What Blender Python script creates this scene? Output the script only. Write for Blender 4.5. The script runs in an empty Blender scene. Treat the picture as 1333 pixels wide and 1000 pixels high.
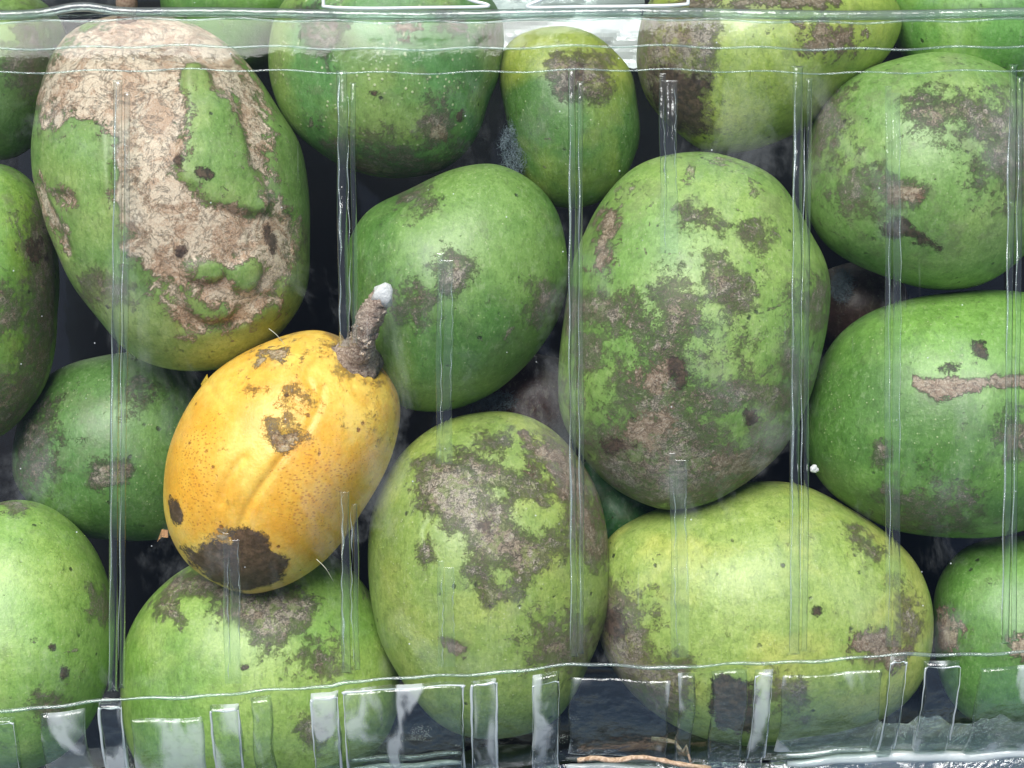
import bpy, bmesh, math, random
import numpy as np
from mathutils import Vector
random.seed(7); RNG = np.random.RandomState(7)
sc = bpy.context.scene
COL = sc.collection
R = math.radians
# ---------------------------------------------------------------- camera, sky, sun, exposure
H = 0.55                       # camera height over the bottom of the top fruit layer (metres)
Z0 = 0.045
FPX = (H - Z0) / 0.0002        # focal length in photo pixels: 0.2 mm per pixel at fruit height
cam_d = bpy.data.cameras.new("camera"); cam = bpy.data.objects.new("camera", cam_d); COL.objects.link(cam)
cam.location = (0, 0, H); cam.rotation_euler = (0, 0, 0)
cam_d.sensor_width = 36; cam_d.lens = FPX * 36 / 1333.0
cam_d.clip_start = 0.01; cam_d.clip_end = 100
sc.camera = cam
SUN_EL, SUN_AZ = 56, -16       # elevation; azimuth east of +Y
w = bpy.data.worlds.new("World"); sc.world = w; w.use_nodes = True
nt = w.node_tree; nt.nodes.clear()
sky = nt.nodes.new("ShaderNodeTexSky"); sky.sky_type = 'NISHITA'; sky.sun_disc = False
sky.sun_elevation = R(SUN_EL); sky.sun_rotation = R(SUN_AZ); sky.dust_density = 1.2; sky.air_density = 1.0
bg = nt.nodes.new("ShaderNodeBackground"); bg.inputs[1].default_value = 0.062
wo = nt.nodes.new("ShaderNodeOutputWorld")
nt.links.new(sky.outputs[0], bg.inputs[0]); nt.links.new(bg.outputs[0], wo.inputs[0])
sun_d = bpy.data.lights.new("sun", 'SUN'); sun_d.energy = 2.75; sun_d.angle = R(38); sun_d.color = (1.0, 0.97, 0.92)
sun = bpy.data.objects.new("sun", sun_d); COL.objects.link(sun)
sd_ = Vector((math.sin(R(SUN_AZ)) * math.cos(R(SUN_EL)), math.cos(R(SUN_AZ)) * math.cos(R(SUN_EL)), math.sin(R(SUN_EL))))
sun.rotation_euler = sd_.to_track_quat('Z', 'Y').to_euler()
sc.view_settings.view_transform = 'Standard'; sc.view_settings.look = 'None'
sc.view_settings.exposure = 0.92; sc.view_settings.gamma = 1
sc.cycles.transparent_max_bounces = 24; sc.cycles.max_bounces = 6; sc.cycles.diffuse_bounces = 3; sc.cycles.glossy_bounces = 3
sc.cycles.use_denoising = True

# ---------------------------------------------------------------- helpers
def W(px, py, z):
    s = (H - z) / FPX
    return ((px - 666.5) * s, -(py - 500.0) * s, z)
def to_px(v):                   # Nx3 world -> photo pixels
    s = FPX / (H - v[:, 2])
    return np.stack([666.5 + v[:, 0] * s, 500.0 - v[:, 1] * s], 1)
def tag(o, label=None, cat=None, group=None, kind=None):
    if label: o['label'] = label
    if cat: o['category'] = cat
    if group: o['group'] = group
    if kind: o['kind'] = kind
    return o
def empty(name, loc=(0, 0, 0)):
    o = bpy.data.objects.new(name, None); o.location = loc; o.empty_display_size = 0.01; COL.objects.link(o); return o
def mesh_obj(name, verts, faces, m, parent=None, loc=(0, 0, 0), smooth=True):
    me = bpy.data.meshes.new(name)
    me.from_pydata([tuple(map(float, v)) for v in verts], [], faces)
    me.materials.append(m)
    if smooth: me.polygons.foreach_set('use_smooth', [True] * len(me.polygons))
    me.update()
    o = bpy.data.objects.new(name, me); o.location = loc; COL.objects.link(o)
    if parent: o.parent = parent
    return o
def grid_faces(nu, nv, wrap=False):
    f = []
    for i in range(nu - 1):
        for j in range(nv if wrap else nv - 1):
            a = i * nv + j; b = i * nv + (j + 1) % nv
            f.append((a, b, b + nv, a + nv))
    return f
def sstep(a, b, x):
    t = np.clip((x - a) / (b - a), 0, 1); return t * t * (3 - 2 * t)
def tube(name, pts, rad, m, parent=None, seg=8, jitter=0.0, loc=(0, 0, 0)):
    pts = [Vector(p) for p in pts]; V = []
    n = len(pts)
    for i, p in enumerate(pts):
        t = (pts[min(i + 1, n - 1)] - pts[max(i - 1, 0)]).normalized()
        a = t.cross(Vector((0.13, 0.21, 0.97))).normalized(); b = t.cross(a)
        r = rad[i] if hasattr(rad, '__len__') else rad
        for k in range(seg):
            th = 2 * math.pi * k / seg
            rr = r * (1 + random.uniform(-jitter, jitter))
            V.append(p + a * math.cos(th) * rr + b * math.sin(th) * rr)
    F = grid_faces(n, seg, True)
    F.append(tuple(range(seg - 1, -1, -1))); F.append(tuple((n - 1) * seg + k for k in range(seg)))
    return mesh_obj(name, V, F, m, parent, loc)
def catmull(p, k=4, closed=True):
    p = np.array(p, float); n = len(p); out = []
    rng_ = range(n) if closed else range(n - 1)
    for i in rng_:
        if closed: a, b, c, d = p[i - 1], p[i], p[(i + 1) % n], p[(i + 2) % n]
        else: a, b, c, d = p[max(i - 1, 0)], p[i], p[i + 1], p[min(i + 2, n - 1)]
        for t in np.arange(k) / k:
            out.append(0.5 * ((2 * b) + (-a + c) * t + (2 * a - 5 * b + 4 * c - d) * t * t + (-a + 3 * b - 3 * c + d) * t ** 3))
    if not closed: out.append(p[-1])
    return np.array(out)
def sdf(P, poly):               # signed distance, positive inside
    d = np.full(len(P), 1e9); ins = np.zeros(len(P), bool)
    n = len(poly)
    for i in range(n):
        a, b = poly[i], poly[(i + 1) % n]
        e = b - a; L = e @ e
        if L < 1e-9: continue
        t = np.clip(((P - a) @ e) / L, 0, 1)
        q = P - a - t[:, None] * e
        d = np.minimum(d, (q * q).sum(1))
        c = (a[1] > P[:, 1]) != (b[1] > P[:, 1])
        if c.any():
            xx = (b[0] - a[0]) * (P[:, 1] - a[1]) / (b[1] - a[1] + 1e-12) + a[0]
            ins ^= c & (P[:, 0] < xx)
    return np.where(ins, 1, -1) * np.sqrt(d)
def ldist(P, line):
    d = np.full(len(P), 1e9)
    for a, b in zip(line[:-1], line[1:]):
        e = b - a; L = max(e @ e, 1e-9)
        t = np.clip(((P - a) @ e) / L, 0, 1); q = P - a - t[:, None] * e
        d = np.minimum(d, (q * q).sum(1))
    return np.sqrt(d)

# ---------------------------------------------------------------- materials
class NB:                       # tiny node builder
    def __init__(s, name):
        s.m = bpy.data.materials.new(name); s.m.use_nodes = True; s.t = s.m.node_tree; s.t.nodes.clear()
        s.out = s.n("ShaderNodeOutputMaterial")
    def n(s, kind, **kw):
        x = s.t.nodes.new(kind)
        for k, v in kw.items(): setattr(x, k, v)
        return x
    def put(s, sock, v):
        if isinstance(v, bpy.types.NodeSocket): s.t.links.new(v, sock)
        elif isinstance(v, (tuple, list)) and len(v) == 3 and sock.type == 'RGBA': sock.default_value = (*v, 1)
        else: sock.default_value = v
    def math(s, op, a, b=0.0, c=0.0, clamp=False):
        x = s.n("ShaderNodeMath", operation=op, use_clamp=clamp)
        for i, v in enumerate((a, b, c)): s.put(x.inputs[i], v)
        return x.outputs[0]
    def step(s, x, lo, hi, a=0.0, b=1.0):
        r = s.n("ShaderNodeMapRange", interpolation_type='SMOOTHSTEP')
        for i, v in enumerate((x, lo, hi, a, b)): s.put(r.inputs[i], v)
        return r.outputs[0]
    def mix(s, f, a, b, mode='MIX'):
        x = s.n("ShaderNodeMix", data_type='RGBA', blend_type=mode)
        s.put(x.inputs[0], f); s.put(x.inputs[6], a); s.put(x.inputs[7], b); return x.outputs[2]
    def noise(s, v, scale, detail=4, rough=0.55, dist=0.0, col=False):
        x = s.n("ShaderNodeTexNoise"); s.put(x.inputs['Vector'], v); x.inputs['Scale'].default_value = scale
        x.inputs['Detail'].default_value = detail; x.inputs['Roughness'].default_value = rough; x.inputs['Distortion'].default_value = dist
        return x.outputs['Color' if col else 'Fac']
    def vor(s, v, scale, feature='F1', rand=1.0):
        x = s.n("ShaderNodeTexVoronoi", feature=feature); s.put(x.inputs['Vector'], v); x.inputs['Scale'].default_value = scale
        if 'Randomness' in x.inputs: x.inputs['Randomness'].default_value = rand
        return x
    def coord(s, off=(0, 0, 0), scale=(50, 50, 50), rot=(0, 0, 0)):
        tc = s.n("ShaderNodeTexCoord"); mp = s.n("ShaderNodeMapping")
        s.put(mp.inputs[0], tc.outputs['Object']); mp.inputs['Location'].default_value = off
        mp.inputs['Scale'].default_value = scale; mp.inputs['Rotation'].default_value = rot
        return mp.outputs[0]

def fruit_mat(name, seed, g1, g2, scurf=0.3, dirt=0.3, lent=0.5, tan1=(.50, .40, .28), tan2=(.30, .19, .12), ripe=False, grey=None):
    """skin of one fruit: green or yellow ground, pale pores, dark pits, corky scars from the mesh's own mark fields"""
    if not ripe: g1, g2 = [(a_[0] * 1.04, a_[1] * 1.0, a_[2] * 1.15 + .002) for a_ in (g1, g2)]
    b = NB(name); v = b.coord((seed * 3.7, seed * 1.3, seed * 2.1))
    at = b.n("ShaderNodeAttribute", attribute_name="marks"); sp = b.n("ShaderNodeSeparateColor"); b.put(sp.inputs[0], at.outputs['Color'])
    rT, rG, rD = sp.outputs[0], sp.outputs[1], sp.outputs[2]; rA = at.outputs['Alpha']
    big = b.noise(v, 0.9, 3, 0.5); mid = b.noise(v, 5, 5, 0.6); fine = b.noise(v, 26, 4, 0.6)
    edge = b.noise(v, 4.0, 7, 0.72, 0.3); edge2 = b.noise(v, 3.4, 8, 0.80, 0.15)
    fib = b.noise(v, 30, 5, 0.7, 2.2)
    # ground colour
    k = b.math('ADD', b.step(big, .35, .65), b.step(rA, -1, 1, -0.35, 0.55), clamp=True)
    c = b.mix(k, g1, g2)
    c = b.mix(b.step(mid, .42, .60), c, b.mix(1.0, c, (.80, .85, .74) if not ripe else (.97, .88, .72), 'MULTIPLY'))
    c = b.mix(b.step(fine, .44, .60, 0, .55 if not ripe else .3), c, b.mix(1.0, c, (1.32, 1.24, 1.35), 'MULTIPLY'))
    if ripe:
        c = b.mix(b.step(b.noise(v, 2.2, 4, .6), .45, .7, 0, .5), c, (.72, .33, .03))
    fleck = b.noise(b.coord((seed, 2, 5), (95, 40, 60), (0, 0, seed * 1.1)), 9, 6, .75, .6)
    c = b.mix(b.step(fleck, .535, .60, 0, .5 if not ripe else .15), c, b.mix(1.0, c, (.50, .52, .45), 'MULTIPLY'))
    c = b.mix(b.step(fleck, .45, .39, 0, .38 if not ripe else .2), c, b.mix(.35, b.mix(1.0, c, (1.35, 1.25, 1.3), 'MULTIPLY'), (.5, .52, .38)))
    # pale pores
    vo = b.vor(v, 11 if not ripe else 14); pn = b.noise(v, 1.6, 2, .5)
    por = b.math('MULTIPLY', b.step(vo.outputs['Distance'], .17 if lent < .85 else .25, .06 if lent < .85 else .12), b.step(pn, .36, .55, 0, lent))
    c = b.mix(por, c, (.50, .55, .30) if not ripe else (.8, .55, .2))
    # faint dirty film, brownish
    film = b.math('MULTIPLY', b.step(b.noise(v, 2.4, 8, .72), .50, .64), dirt * .8)
    c = b.mix(film, c, (.15, .145, .085))
    # dark pits and specks
    v2 = b.vor(v, 4.2); pit = b.math('MULTIPLY', b.step(b.math('ADD', v2.outputs['Distance'], b.math('MULTIPLY', b.noise(v, 30, 3, .6), .22)), .27, .19), b.step(b.noise(v, 2.9, 2, .5), .52, .60))
    c = b.mix(b.math('MULTIPLY', pit, .85), c, (.022, .03, .014) if not ripe else (.22, .07, .012))
    if ripe:
        v3 = b.vor(b.coord((seed, 3, 8), (50, 80, 60), (0, 0, .5)), 17)
        frk = b.math('ADD', v3.outputs['Distance'], b.math('MULTIPLY', b.noise(v, 40, 3, .6), .35))
        dens = b.step(b.math('ADD', rA, b.math('MULTIPLY', b.math('SUBTRACT', b.noise(v, 3, 3, .6), .5), 2.6)), -1.1, 1.5, .12, .56)
        c = b.mix(b.math('MULTIPLY', b.step(frk, dens, b.math('SUBTRACT', dens, .12)), .7), c, (.48, .18, .02))
    # random corky scurf, grey brown
    gn = b.math('ADD', b.math('MULTIPLY', b.noise(v, 1.9, 9, .72, .5), 1.0), 0.0)
    scf = b.math('MAXIMUM', b.step(gn, .665 - .13 * scurf, .69 - .13 * scurf), b.step(b.noise(v, 7, 7, .75, .8), .70 - .13 * scurf, .72 - .13 * scurf))
    # mark masks: field + ragged noise
    def mask(f, nz, soft, amp=6.0, grit=2.0):
        s = b.math('ADD', f, b.math('MULTIPLY', b.math('SUBTRACT', nz, .5), amp)); s = b.math('ADD', s, b.math('MULTIPLY', b.math('SUBTRACT', fib, .5), grit)); return b.step(s, -soft, soft)
    halo = b.math('MULTIPLY', b.step(b.math('ADD', b.math('MAXIMUM', rG, rT), b.math('MULTIPLY', b.math('SUBTRACT', edge2, .5), 10.0)), -2.2, .8), b.step(fine, .3, .6, .25, .6))
    c = b.mix(halo, c, b.mix(1.0, c, (.70, .55, .62), 'MULTIPLY'))
    mG = b.math('MAXIMUM', mask(b.math('SUBTRACT', rG, .22), edge2, 1.25, 14.0, 7.0), b.math('MULTIPLY', scf, .7)); mT = mask(rT, edge, .40, 11.0, 4.0); mD = mask(rD, edge, .35, 7.0, 3.0)
    greyc = b.mix(b.step(fib, .43, .57), (.18, .14, .115), (.52, .43, .35))
    greyc = b.mix(b.step(b.noise(v, 44, 3, .6, 2.5), .54, .62, 0, .75), greyc, (.56, .49, .40))
    if grey: greyc = b.mix(.7, greyc, grey)
    greyc = b.mix(b.step(b.noise(v, 3.1, 6, .7, .5), .44, .58), greyc, b.mix(1.0, greyc, (.72, .64, .58), 'MULTIPLY'))
    ck = b.step(b.math('ABSOLUTE', b.math('SUBTRACT', b.noise(v, 4.2, 6, .7, .6), .5)), .016, .003)
    greyc = b.mix(b.math('MULTIPLY', ck, .6), greyc, (.06, .04, .03))
    keep = b.math('MULTIPLY', mG, b.step(b.noise(v, 7, 6, .76, .8), .43, .54, .30, .95))
    c = b.mix(keep, c, greyc)
    tn = b.mix(b.step(b.noise(v, 2.6, 8, .76, .8), .44, .55), tan2, tan1)
    tn = b.mix(b.step(b.noise(v, 5.5, 7, .75, 1.2), .55, .61, 0, .75), tn, (.22, .14, .07))
    tn = b.mix(b.step(fib, .42, .52, .5, 0), tn, b.mix(1.0, tn, (.52, .40, .34), 'MULTIPLY'))
    tn = b.mix(b.step(b.noise(v, 36, 4, .65, 1.5), .52, .62, 0, .6), tn, (.66, .57, .46))
    tn = b.mix(b.math('MULTIPLY', ck, .38), tn, (.14, .075, .04))
    c = b.mix(mT, c, tn)
    # bruised rim just inside the scar edge
    rim = b.math('MULTIPLY', mT, b.step(b.math('ABSOLUTE', b.math('ADD', rT, b.math('MULTIPLY', b.math('SUBTRACT', edge, .5), 11.0))), .9, .2, 0, .35))
    c = b.mix(rim, c, (.20, .13, .06))
    dk = b.mix(b.step(b.noise(v, 9, 6, .7), .42, .62), (.045, .025, .018), (.13, .072, .05))
    c = b.mix(b.math('MULTIPLY', mD, .93), c, dk)
    # relief
    hgt = b.math('MULTIPLY', fine, .25)
    hgt = b.math('ADD', hgt, b.math('MULTIPLY', mid, .5))
    rough_h = b.math('MULTIPLY', b.math('MAXIMUM', b.math('MAXIMUM', mG, mT), mD), b.math('ADD', b.math('MULTIPLY', fib, 1.0), b.math('MULTIPLY', edge, 1.4)))
    hgt = b.math('ADD', hgt, b.math('MULTIPLY', rough_h, b.math('SUBTRACT', 1.0, b.math('MULTIPLY', ck, .5)))); hgt = b.math('SUBTRACT', hgt, b.math('MULTIPLY', pit, .5)); hgt = b.math('ADD', hgt, b.math('MULTIPLY', por, .25))
    bp = b.n("ShaderNodeBump"); bp.inputs['Strength'].default_value = 1.0; bp.inputs['Distance'].default_value = .00042; b.put(bp.inputs['Height'], hgt)
    p = b.n("ShaderNodeBsdfPrincipled"); b.put(p.inputs['Base Color'], c); b.put(p.inputs['Normal'], bp.outputs[0])
    anym = b.math('MAXIMUM', b.math('MAXIMUM', mG, mT), mD)
    b.put(p.inputs['Roughness'], b.step(anym, 0, 1, .46 if not ripe else .42, .82))
    p.inputs['Specular IOR Level'].default_value = .5; p.inputs['Coat Weight'].default_value = .38 if not ripe else .12; p.inputs['Coat Roughness'].default_value = .42
    p.inputs['Subsurface Weight'].default_value = 0 if not ripe else .12; p.inputs['Subsurface Radius'].default_value = (.6, 1, .25) if not ripe else (1, .6, .15)
    p.inputs['Subsurface Scale'].default_value = .003
    b.put(b.out.inputs[0], p.outputs[0]); return b.m

def simple_mat(name, c1, c2, scale=8, rough=.8, bump=.0003, spec=.3):
    b = NB(name); v = b.coord((3, 1, 2)); n_ = b.noise(v, scale, 6, .7, .8)
    p = b.n("ShaderNodeBsdfPrincipled"); b.put(p.inputs['Base Color'], b.mix(b.step(n_, .35, .65), c1, c2))
    p.inputs['Roughness'].default_value = rough; p.inputs['Specular IOR Level'].default_value = spec
    bp = b.n("ShaderNodeBump"); bp.inputs['Distance'].default_value = bump; b.put(bp.inputs['Height'], n_); b.put(p.inputs['Normal'], bp.outputs[0])
    b.put(b.out.inputs[0], p.outputs[0]); return b.m

def film_mat(name, f0=.045, pw=4.0, scu_k=.02, patch=0.0, bend=0.0, tint=(.965, .985, .975), edge_tint=(.42, .58, .50), bump=.00015, milky=0.0, rough=.04, scr=True, bscale=1.0):
    """thin clear plastic: lets light straight through, reflects by angle, deepens to green where seen edge on"""
    b = NB(name); v = b.coord((5, 2, 1))
    wav = b.noise(v, .8 * bscale, 3, .5, .3); fn = b.noise(v, 9 * bscale, 4, .6)
    vs = b.coord((1, 7, 3), (900, 12, 30)); sc1 = b.noise(vs, 1.0, 4, .7)
    h = b.math('ADD', b.math('MULTIPLY', wav, 3.0), b.math('MULTIPLY', fn, .22))
    if scr: h = b.math('ADD', h, b.math('MULTIPLY', b.step(sc1, .62, .72), .08))
    bp = b.n("ShaderNodeBump"); bp.inputs['Distance'].default_value = bump * 6; bp.inputs['Strength'].default_value = 1.0; b.put(bp.inputs['Height'], h)
    geo = b.n("ShaderNodeNewGeometry")
    dt = b.n("ShaderNodeVectorMath", operation='DOT_PRODUCT'); b.put(dt.inputs[0], geo.outputs['Incoming']); b.put(dt.inputs[1], bp.outputs[0])
    ca = b.math('ABSOLUTE', dt.outputs['Value'])
    s5 = b.math('POWER', b.math('SUBTRACT', 1.0, ca, clamp=True), pw)
    fr = b.math('ADD', f0, b.math('MULTIPLY', s5, .92), clamp=True)
    tr = b.n("ShaderNodeBsdfTransparent"); b.put(tr.inputs[0], b.mix(b.math('POWER', b.math('SUBTRACT', 1.0, ca, clamp=True), 1.8), tint, edge_tint))
    gl = b.n("ShaderNodeBsdfGlossy"); gl.inputs['Roughness'].default_value = rough; b.put(gl.inputs['Normal'], bp.outputs[0]); gl.inputs[0].default_value = (.96, .98, 1, 1)
    through = tr.outputs[0]
    if bend:
        rf = b.n("ShaderNodeBsdfRefraction"); rf.inputs['IOR'].default_value = 1.14; rf.inputs['Roughness'].default_value = .02; rf.inputs[0].default_value = (*tint, 1); b.put(rf.inputs['Normal'], bp.outputs[0])
        mb = b.n("ShaderNodeMixShader"); b.put(mb.inputs[0], bend); b.put(mb.inputs[1], tr.outputs[0]); b.put(mb.inputs[2], rf.outputs[0]); through = mb.outputs[0]
    mx = b.n("ShaderNodeMixShader"); b.put(mx.inputs[0], fr); b.put(mx.inputs[1], through); b.put(mx.inputs[2], gl.outputs[0])
    res = mx.outputs[0]
    # dust and scuffs scatter light; bead whitening, wall patches, lid haze are painted glare
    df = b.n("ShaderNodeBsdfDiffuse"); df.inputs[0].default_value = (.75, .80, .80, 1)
    scuff_glare = b.math('ADD', milky, b.math('MULTIPLY', b.step(b.noise(v, 2.2, 6, .7), .52, .78), scu_k))
    if patch: scuff_glare = b.math('ADD', scuff_glare, b.math('MULTIPLY', b.step(b.noise(b.coord((2, 9, 4), (70, 30, 30), (0, 0, .5)), 1.1, 3, .5, .5), .53, .62, 0, patch), b.step(b.noise(v, 5, 3, .6), .3, .5, .7, 1)))  # pale blotches of diffuse white painted in as sky glare
    if scr:
        scuff_glare = b.math('ADD', scuff_glare, b.step(b.noise(b.coord((9, 4, 2), (26, 16, 20)), 1.3, 6, .68, .4), .50, .68, 0, .075))  # blotchy haze painted in for the lid's soft sheen
        scuff_glare = b.math('ADD', scuff_glare, b.math('MULTIPLY', b.step(sc1, .66, .76), b.step(b.noise(v, 1.2, 3, .6), .45, .62, 0, .16)))
        dst = b.vor(v, 3.1); scuff_glare = b.math('ADD', scuff_glare, b.step(dst.outputs['Distance'], .04, .02, 0, .45))
    m2 = b.n("ShaderNodeMixShader"); b.put(m2.inputs[0], scuff_glare); b.put(m2.inputs[1], res); b.put(m2.inputs[2], df.outputs[0])
    b.put(b.out.inputs[0], m2.outputs[0]); return b.m

# ---------------------------------------------------------------- fruit
def ico(n):
    bm = bmesh.new(); bmesh.ops.create_icosphere(bm, subdivisions=n, radius=1)
    me = bpy.data.meshes.new("fruit_ball"); bm.to_mesh(me); bm.free()
    v = np.empty(len(me.vertices) * 3); me.vertices.foreach_get('co', v); return me, v.reshape(-1, 3)
ICO = {n: ico(n) for n in (5, 6, 7)}
def lumps(d, seed, freqs, n=5):
    r = np.random.RandomState(seed); o = np.zeros(len(d))
    for f in freqs:
        for _ in range(n):
            k = r.normal(size=3); k /= np.linalg.norm(k)
            o += np.sin(d @ k * f + r.uniform(0, 6.28)) / f
    return o
BODIES = {}
def fruit(name, outline, zc, rz, mat, marks=(), lv=7, seed=1, lump=.0006, parent=None, islands=(), tan_depth=0.0, creases=(), pits=()):
    """a solid fruit: outline (photo pixels) at its widest level zc, half thickness rz; marks = (channel, raggedness, points)"""
    base, D = ICO[lv]
    op = catmull(outline, 5); ow = np.array([W(x, y, zc)[:2] for x, y in op])
    lo, hi = ow.min(0), ow.max(0); c = (lo + hi) / 2
    # area centroid is steadier than the box centre
    x, y = ow[:, 0], ow[:, 1]; x1, y1 = np.roll(x, -1), np.roll(y, -1); cr = x * y1 - x1 * y; A_ = cr.sum() / 2
    c = np.array([((x + x1) * cr).sum(), ((y + y1) * cr).sum()]) / (6 * A_)
    rel = ow - c; th = np.arctan2(rel[:, 1], rel[:, 0]); rr = np.hypot(rel[:, 0], rel[:, 1])
    o_ = np.argsort(th); th, rr = th[o_], rr[o_]
    q = np.linspace(-math.pi, math.pi, 257); Rq = np.interp(q, th, rr, period=2 * math.pi)
    ker = np.array([1, 4, 6, 4, 1]) / 16.
    for _ in range(3): Rq[:-1] = np.convolve(np.r_[Rq[-3:-1], Rq[:-1], Rq[:2]], ker, 'valid')
    Rq[-1] = Rq[0]
    # best ellipse from second moments
    X = np.stack([Rq * np.cos(q), Rq * np.sin(q)]); C = X @ X.T / len(q) * 2; Ci = np.linalg.inv(C)
    tv = np.arctan2(D[:, 1], D[:, 0]); rho = np.hypot(D[:, 0], D[:, 1])
    u = np.stack([np.cos(tv), np.sin(tv)]); Re = 1 / np.sqrt(np.einsum('in,ij,jn->n', u, Ci, u))
    Rt = np.interp(tv, q, Rq); kk = sstep(.15, .85, rho); Rv = Re * (1 - kk) + Rt * kk
    P = np.stack([Rv * rho * u[0], Rv * rho * u[1], rz * D[:, 2]], 1)
    P += D * (lumps(D, seed, (3.1, 5.3, 9.)) * lump)[:, None]
    wp = P + np.array([c[0], c[1], zc])
    # field values, projected down the line of sight, only on the upper side
    pxy = to_px(wp); up = sstep(-.15, .12, D[:, 2]); F = np.full((len(D), 4), -3.0)
    isl = np.full(len(D), -1e3)
    for poly in islands: isl = np.maximum(isl, sdf(pxy, catmull(poly, 3)))
    for ch, amp, poly, *cap in marks:
        i = 'tgda'.index(ch); s = sdf(pxy, catmull(poly, 3))
        if ch in 'tg': s = np.minimum(s, -isl)
        F[:, i] = np.maximum(F[:, i], np.clip(s / amp, -3, cap[0] if cap else 3))
    F = np.where(up[:, None] > 0, F * up[:, None] + (-3) * (1 - up[:, None]), -3)
    nrm = P / np.array([Re.mean() ** 2, Re.mean() ** 2, rz ** 2]); nrm /= np.linalg.norm(nrm, axis=1)[:, None]
    if tan_depth: P -= nrm * (sstep(-.5, .6, F[:, 0]) * tan_depth)[:, None]
    if islands: P += nrm * (sstep(-6, 10, isl) * up * tan_depth * .9 * (D[:, 2] > 0))[:, None]
    for line, wd, dp in creases:
        dd = ldist(pxy, catmull(line, 4, False)); P -= nrm * (np.exp(-(dd / wd) ** 2) * dp * up)[:, None]
    for (qx, qy, qr, dp) in pits:
        dd = np.hypot(pxy[:, 0] - qx, pxy[:, 1] - qy); P -= nrm * (np.exp(-(dd / qr) ** 2) * dp * up)[:, None]
    me = base.copy(); me.name = name
    me.vertices.foreach_set('co', P.astype(np.float32).ravel())
    me.polygons.foreach_set('use_smooth', np.ones(len(me.polygons), bool))
    a = me.attributes.new('marks', 'FLOAT_COLOR', 'POINT'); a.data.foreach_set('color', F.astype(np.float32).ravel())
    me.materials.append(mat); me.update()
    o = bpy.data.objects.new(name, me); COL.objects.link(o); o.location = (c[0], c[1], zc)
    if parent:
        o.parent = parent; o.location = Vector((c[0], c[1], zc)) - parent.location
    BODIES[name + str(seed)] = (c, zc, rz, q, Rq)
    return o

GR = "green fruits packed in the clear box"
# colours (linear albedo)
LIME = (.30, .41, .10); GREEN = (.17, .30, .06); DEEP = (.085, .20, .03); OLIVE = (.17, .25, .05); YEL = (.40, .46, .07)

# A: large scarred fruit, upper left
a_out = [(46,204),(52,150),(66,92),(102,42),(165,22),(230,25),(282,48),(323,85),(362,143),(391,190),(404,255),(404,320),(398,378),(370,425),(330,462),(285,480),(221,482),(170,463),(129,415),(99,374),(78,330),(55,265)]
a_scar = [(58,140),(52,110),(80,55),(120,25),(180,10),(250,15),(300,50),(330,100),(348,140),(352,190),(357,215),(353,250),(370,272),(386,290),(382,340),(365,380),(358,402),(330,402),(322,420),(290,428),(240,432),(230,415),(223,395),(200,375),(185,350),(165,320),(155,290),(143,250),(141,200),(136,160),(110,158),(88,148),(74,165),(60,172)]
a_isl = [[(240,92),(252,80),(270,88),(280,112),(300,128),(314,158),(322,190),(332,222),(350,250),(350,274),(335,278),(300,272),(270,262),(252,245),(236,235),(231,205),(238,165),(241,125)],
         [(237,350),(250,342),(280,338),(293,350),(288,363),(262,368),(240,362)],
         [(299,352),(315,338),(332,336),(341,350),(334,374),(320,382),(303,372)],
         [(235,366),(252,374),(275,390),(302,402),(297,415),(270,420),(248,408),(236,388)],
         [(335,402),(352,392),(368,398),(362,415),(345,425),(330,418)]]
fruit_A = fruit("green_fruit", a_out, .043, .033, fruit_mat("skin_scarred", 1, GREEN, LIME, .1, .25, .35, (.82, .66, .49), (.58, .38, .25)),
    [('t', 11, a_scar), ('t', 9, [(48,230),(60,250),(75,285),(92,325),(84,335),(66,300),(48,262)]), ('t', 8, [(66,250),(92,252),(96,266),(72,268)]),
     ('g', 12, [(118,362),(165,364),(168,384),(122,386)]), ('g', 14, [(40,150),(70,120),(80,90),(62,85),(44,120)]),
     ('g', 9, [(300,285),(380,290),(376,345),(350,335),(330,320),(300,330)]), ('g', 10, [(190,270),(222,280),(240,330),(235,350),(200,330)]),
     ('d', 5, [(254,222),(268,220),(276,226),(268,233),(256,230)]), ('d', 5, [(228,205),(236,205),(238,216),(230,218)]), ('d', 6, [(230,328),(240,326),(238,338),(230,337)]), ('d', 7, [(345,300),(356,300),(362,330),(350,325)]),
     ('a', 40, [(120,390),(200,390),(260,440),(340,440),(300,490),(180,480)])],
    seed=11, islands=a_isl, tan_depth=.0009, creases=[([(146,215),(150,255),(160,292)], 4, .0008), ([(170,300),(205,345),(225,390)], 5, .0009), ([(300,272),(318,290),(330,318)], 4, .0007), ([(60,95),(80,75),(110,60)], 5, .0006), ([(240,55),(262,72),(285,75)], 5, .0008)],
    pits=[(115,255,14,.0006)])
tag(fruit_A, "large green fruit with a broad pale tan corky scar and raised green islands", "fruit", GR)
st = tube("stalk", [Vector(W(x, y, z)) - fruit_A.location for x, y, z in ((166, 34, .052), (165, 18, .053), (163, 4, .054), (168, -10, .055))], [.0034, .0026, .0028, .002], simple_mat("stalk_bark", (.20, .10, .07), (.42, .28, .2), 20), fruit_A, 10, .15)

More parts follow.
